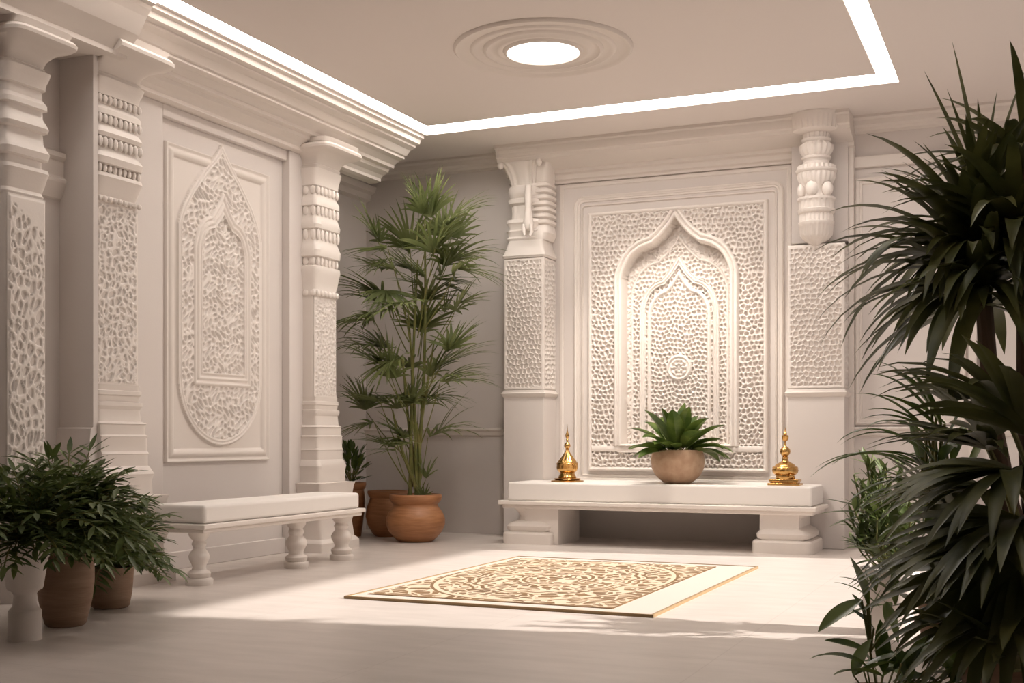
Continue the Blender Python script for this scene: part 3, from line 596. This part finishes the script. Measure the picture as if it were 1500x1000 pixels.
# --- pot behind it
c = Z(-5.42, 9.60)
t = empty('terracotta_pot', c, 'terracotta pot half hidden behind the palm pot in the corner', 'pot')
pot(t, c, [(0, .11), (.03, .14), (.10, .18), (.18, .20), (.26, .19), (.33, .165), (.35, .16), (.37, .175), (.40, .185), (.415, .18)], TERRA, .39, .155)
c = Z(-5.72, 9.47)
t = empty('potted_bush', c, 'small dark leafy bush in a brown pot beside the slim column', 'potted plant')
pot(t, c, [(0, .085), (.1, .10), (.25, .118), (.38, .118), (.42, .11), (.44, .125), (.47, .132), (.49, .13)], TERRA, .46, .105)
m = MB(); s_ = MB()
for k in range(70):
    a = ru(0, 2*PI); e = ru(.15, 1.4); d = Vector((math.cos(a)*math.cos(e), math.sin(a)*math.cos(e), math.sin(e))); o = c+UP*.47+Vector((d.x*.12, d.y*.12, d.z*.27))*ru(.5, 1.25)
    blade(m, o, d+UP*.2, ru(.08, .13), .026, 2, n=5, kind='broad')
for k in range(8):
    a = 2*PI*k/8; s_.tube([c+UP*.46, c+UP*.62+Vector((math.cos(a)*.07, math.sin(a)*.07, 0))], .005, 5)
m.build('foliage', LEAF_B, t); s_.build('stems', STEM, t)
# --- bowl on the altar
c = Vector((-2.71, 9.62, .52))
t = empty('potted_plant', c, 'broad-leaved plant in a rounded tan bowl in the middle of the altar', 'potted plant')
pot(t, c, [(0, .10), (.008, .115), (.03, .145), (.07, .185), (.12, .21), (.17, .219), (.21, .218), (.25, .208), (.268, .20), (.275, .196)], BOWL, .25, .18, 56)
m = MB(); s_ = MB()
LV = [(-.95,.18,.32),(-.8,.55,.34),(-.55,.85,.36),(-.2,1.1,.36),(.12,1.0,.34),(.45,.95,.38),(.75,.6,.36),(.98,.25,.36),(1,-.02,.34),(-1,-.02,.28),(.6,.2,.30),(-.5,.25,.28),(-.1,.7,.3),(.3,.55,.28),(-.35,1.1,.3),(.85,.05,.3),(.2,.2,.22),(-.25,.2,.22)]
for i, (dx, dz, L_) in enumerate(LV*2):
    f_ = -.75 if i < len(LV) and i % 2 else (ru(-.5, .1) if i < len(LV) else ru(.1, .9))
    d = right*dx+UP*(dz+.12)+fwd*f_; o = c+UP*.25+right*dx*.05+fwd*f_*.05
    q = o+nrm(d)*.06; s_.tube([o, q], .004, 5)
    blade(m, q, d, L_*ru(.9, 1.08)*1.08, .078, ru(2.0, 3.2), n=9, fold=.35, kind='broad', twist=ru(-.3, .3))
m.build('foliage', LEAF_B, t); s_.build('stems', STEM, t)
# --- ferny pots at the left
def ferny(t, c, z0, rx, rz, n, lean=(0, 0, 0), L=.3, W=.010):
    m = MB(); s_ = MB(); lean = Vector(lean)
    for k in range(n):
        a = ru(0, 2*PI); e = ru(-.05, 1.35); d = nrm(Vector((math.cos(a)*math.cos(e)*rx, math.sin(a)*math.cos(e)*rx, math.sin(e)*rz))+lean*.6)
        p = c+UP*z0+Vector((ru(-.04, .04), ru(-.04, .04), 0)); ln = ru(.6, 1.0)*L; pts = [p.copy()]; dd = d.copy()
        ns = 11
        for i in range(ns):
            p = p+dd*ln/ns; dd = (dd-UP*(.02+.12*i/ns)*L/.3).normalized(); pts.append(p.copy())
            if i > 2:
                s = dd.cross(UP).normalized()
                for sg in (-1, 1):
                    blade(m, p, dd*.6+s*sg*ru(.6, 1.2)+UP*ru(-.3, .3), ln*ru(.20, .32), W*ru(.8, 1.3), 3, n=4, kind='leaf')
        blade(m, p, dd, ln*.25, W, 2, n=4, kind='leaf'); s_.tube(pts, .003, 4)
    m.build('foliage', LEAF_F, t); s_.build('stems', STEM, t)
c = Z(-4.13, 4.05)
t = empty('potted_fern', c, 'dark feathery plant in a white goblet-shaped planter at the left edge', 'potted plant')
pot(t, c, [(0, .072), (.13, .070), (.135, .066), (.15, .052), (.20, .048), (.215, .056), (.225, .074), (.235, .078), (.25, .080), (.36, .098), (.37, .104), (.42, .108), (.44, .112), (.45, .110)], STONE, .42, .09)
ferny(t, c, .45, 1.1, 1.1, 80, L=.40, W=.013)
c = Z(-4.27, 4.44)
t = empty('potted_fern', c, 'bushy green plant in the tall ribbed clay pot at the left', 'potted plant')
pot(t, c, [(0, .085), (.01, .095), (.05, .105), (.12, .122), (.20, .132), (.28, .132), (.33, .125), (.345, .118), (.355, .12), (.36, .126), (.39, .128), (.405, .126)], CLAY, .38, .11)
ferny(t, c, .40, 1, 1.15, 130, lean=right*.30+UP*.35, L=.46, W=.014)
c = Z(-4.50, 5.0)
t = empty('potted_fern', c, 'low spreading plant in a small clay pot beside the column base', 'potted plant')
pot(t, c, [(0, .085), (.01, .098), (.08, .112), (.16, .118), (.20, .12), (.215, .118)], CLAY, .19, .10)
ferny(t, c, .22, 1, 1.0, 90, lean=right*.30+UP*.3, L=.40, W=.012)
# --- right side plants
def dir3(dx, dz, df): return right*dx+UP*dz+fwd*df
t = empty('potted_palm', Z(*at(1515, 900, 4.9).xy), 'tall dark strap-leaved palm at the right edge reaching for the ceiling', 'potted plant')
c = t.location.copy()
pot(t, c, [(0, .15), (.02, .17), (.3, .20), (.36, .21), (.38, .205)], STONE, .35, .18)
m = MB(); s_ = MB()
def crown(px, py, d0, n, L, W, bias, up=(.1, 1.3), droop=(1.5, 3)):
    o = at(px, py, d0)
    for k in range(n):
        a = ru(0, 2*PI); e = ru(*up); v = right*math.cos(a)*math.cos(e)+fwd*math.sin(a)*math.cos(e)+UP*math.sin(e)+right*bias
        blade(m, o+Vector((ru(-.03, .03), ru(-.03, .03), ru(-.05, .05))), v, ru(.65, 1.05)*L, W*ru(.8, 1.15), ru(*droop), n=9, fold=.3)
    return o
crown(1428, 320, 4.75, 24, .46, .026, -.15, (.3, 1.2), (.6, 1.8))
for dx, dz, L_ in ((-.18, 1, .66), (-.42, 1, .58), (-.3, 1, .48), (.12, 1, .46), (.3, 1, .58), (-.05, 1, .42)):
    blade(m, at(1440, 300, 4.75), dir3(dx, dz, 0), L_, .024, .25, n=9, fold=.35)
o1 = crown(1425, 375, 4.7, 80, .66, .033, -.22, (-.1, 1.2), (1.8, 3.4))
o2 = crown(1440, 430, 4.6, 80, .68, .034, -.22, (-.3, .9), (2.0, 3.8))
crown(1495, 240, 4.8, 42, .50, .028, .0, (-.1, 1.0), (1.8, 3.5))
crown(1490, 350, 4.5, 75, .60, .033, -.1, (-.2, 1.1), (2, 4))
b = c+UP*.35
s_.tube([b, at(1480, 740, 4.85), at(1455, 620, 4.75), o2, o1, at(1432, 300, 4.75)], [.04, .036, .034, .032, .028, .02], 10); s_.tube([b, at(1500, 600, 4.8), at(1500, 350, 4.6), at(1495, 240, 4.8)], [.035, .03, .028, .02], 10)
m.build('foliage', LEAF_D, t); s_.build('trunk', BARK, t)
# big drooping fan palm, nearest
c = Z(*at(1490, 900, 3.75).xy)
t = empty('potted_palm', c, 'large drooping fan palm filling the lower right corner', 'potted plant')
pot(t, c, [(0, .13), (.02, .15), (.2, .17), (.22, .175)], CLAY, .19, .15)
m = MB(); s_ = MB()
for px, py, d0, dx, dz, df, R, n in [(1470,600,4.1,-.8,.3,-.2,.45,15),(1450,660,4.0,-1,.1,-.1,.36,15),(1480,690,3.6,-.8,-.3,-.4,.42,16),(1440,720,3.9,-.9,-.2,0,.36,15),(1490,760,3.5,-.7,-.4,-.4,.48,16),
    (1460,800,3.5,-.9,-.35,-.2,.40,15),(1500,820,3.4,-.3,-.8,-.4,.46,15),(1440,840,3.6,-.8,-.6,-.2,.34,14),(1510,640,3.6,-.4,.4,-.4,.4,15),(1500,900,3.4,-.7,-.3,-.3,.40,15),(1450,900,3.6,-.9,-.2,-.1,.30,12),(1440,640,4.2,-.6,.5,0,.28,11),(1400,760,4.1,-.7,.5,0,.30,12),(1410,850,3.9,-.7,.2,0,.28,12),(1480,980,3.4,-.6,.3,-.2,.34,13)]:
    o = at(px, py, d0); d = dir3(dx, dz, df); fan(m, o, d, R*1.1, n+3, ru(1.2, 1.7), .030, ru(1.8, 3.2), .3)
    s_.tube(curve(c+UP*.2, o, right*.08+fwd*ru(-.05, .05)), .009, 6)
m.build('foliage', LEAF_D, t); s_.build('stems', STEM, t)
# arching mid plant
c = Z(*at(1385, 900, 5.2).xy)
t = empty('potted_plant', c, 'arching light green plant below the tall palm near the wall rail', 'potted plant')
pot(t, c, [(0, .09), (.02, .10), (.25, .12), (.27, .122)], CLAY, .24, .105)
m = MB(); s_ = MB()
for px, py, dx, dz, L_ in [(1375,650,-1,.5,.42),(1380,640,-.8,.8,.38),(1370,680,-1,.25,.46),(1385,620,-.5,1,.35),(1372,700,-1,.1,.40),(1390,610,-.9,.5,.36),(1380,600,-.6,.7,.38),(1365,720,-1,.3,.35),(1370,690,-.8,.5,.44),(1400,660,.3,.8,.3),(1360,640,-.9,.3,.30)]*2:
    o = at(px-14+ru(-12, 12), py+ru(-12, 12), 4.95+ru(-.2, .15)); blade(m, o, dir3(dx, dz+ru(-.1, .2), ru(-.5, .4)), L_*ru(.85, 1.1), .020, ru(2.5, 4.5), n=10, fold=.35)
    s_.tube(curve(c+UP*.24, o, right*ru(-.04, .04)), .006, 5)
for k in range(60):
    o = at(1380+ru(-35, 40), 740+ru(-70, 60), 4.95+ru(-.2, .2)); blade(m, o, dir3(ru(-1, .6), ru(-.3, .9), ru(-.6, .3)), ru(.15, .28), .028, ru(2, 5), n=7, kind='broad')
m.build('foliage', LEAF_B, t); s_.build('stems', STEM, t)
# small-leaved bush in pale planter
c = Z(*at(1302, 905, 5.55).xy)
t = empty('potted_bush', c, 'fine-leaved bush in a pale cylindrical planter on the right', 'potted plant')
pot(t, c, [(0, .10), (.01, .105), (.25, .125), (.26, .135), (.29, .135), (.30, .13)], STONE, .27, .115)
m = MB(); s_ = MB()
for k in range(40):
    px, py = 1300+ru(-52, 55), 740+ru(-70, 70); o = at(px, py, 5.5+ru(-.25, .2)); s_.tube(curve(c+UP*.27, o, right*ru(-.03, .03)), .004, 5)
    ax = nrm(o-(c+UP*.3))
    for i in range(16):
        q = (c+UP*.3).lerp(o, .45+.55*i/15); blade(m, q, Vector((ru(-1, 1), ru(-1, 1), ru(-.4, 1)))+ax*.5, ru(.06, .12), .012, 3, n=5, kind='leaf')
for dx, dz, L_ in ((-1,.1,.25),(-1,-.2,.22),(-.9,.35,.25)):
    blade(m, at(1282, 752, 5.4), dir3(dx, dz, 0), L_, .022, 1.5, n=7, kind='broad')
for k in range(26):
    blade(m, at(1320+ru(-40, 40), 850+ru(-50, 40), 5.2+ru(-.1, .15)), dir3(ru(-1, .5), ru(-.2, 1), ru(-.6, .2)), ru(.14, .26), .022, ru(2, 5), n=8, kind='broad')
m.build('foliage', LEAF_F, t); s_.build('stems', STEM, t)
# young plant at the bottom
c = Z(*at(1285, 900, 3.95).xy)
t = empty('potted_plant', c, 'young plant with large pointed leaves rising at the bottom right', 'potted plant')
pot(t, c, [(0, .07), (.01, .08), (.07, .09), (.08, .092)], CLAY, .07, .08)
m = MB(); s_ = MB()
d0 = 3.95
for px, py, dx, dz, df, L_, W_ in [(1270,885,-.35,1,-.1,.17,.044),(1262,878,-.9,-.55,-.1,.18,.040),(1275,955,-1,.35,-.1,.16,.030),(1280,920,-.55,.5,.1,.10,.022),(1268,900,-.4,.7,.2,.08,.02),(1290,930,.7,.4,0,.13,.022),(1275,900,.4,1,0,.09,.014),(1272,860,-.2,1,0,.07,.012)]:
    blade(m, at(px, py, d0), dir3(dx, dz, df), L_, W_, 1.6, n=9, kind='broad', twist=.4); s_.tube([c+UP*.07, at(1275, 955, d0), at(px, py, d0)], .004, 5)
for k in range(34):
    o = at(1290+ru(-40, 130), 990+ru(-22, 12), 3.9+ru(-.2, .2)); blade(m, o, dir3(ru(-1, .9), ru(.1, .8), ru(-.6, .3)), ru(.12, .22), .030, ru(3, 6), n=8, kind='broad', twist=ru(-.4, .4))
    s_.tube([c+UP*.07, c.lerp(Vector((o.x, o.y, 0)), .6)+UP*.09, o], .003, 4)
m.build('foliage', LEAF_B, t); s_.build('stems', STEM, t)
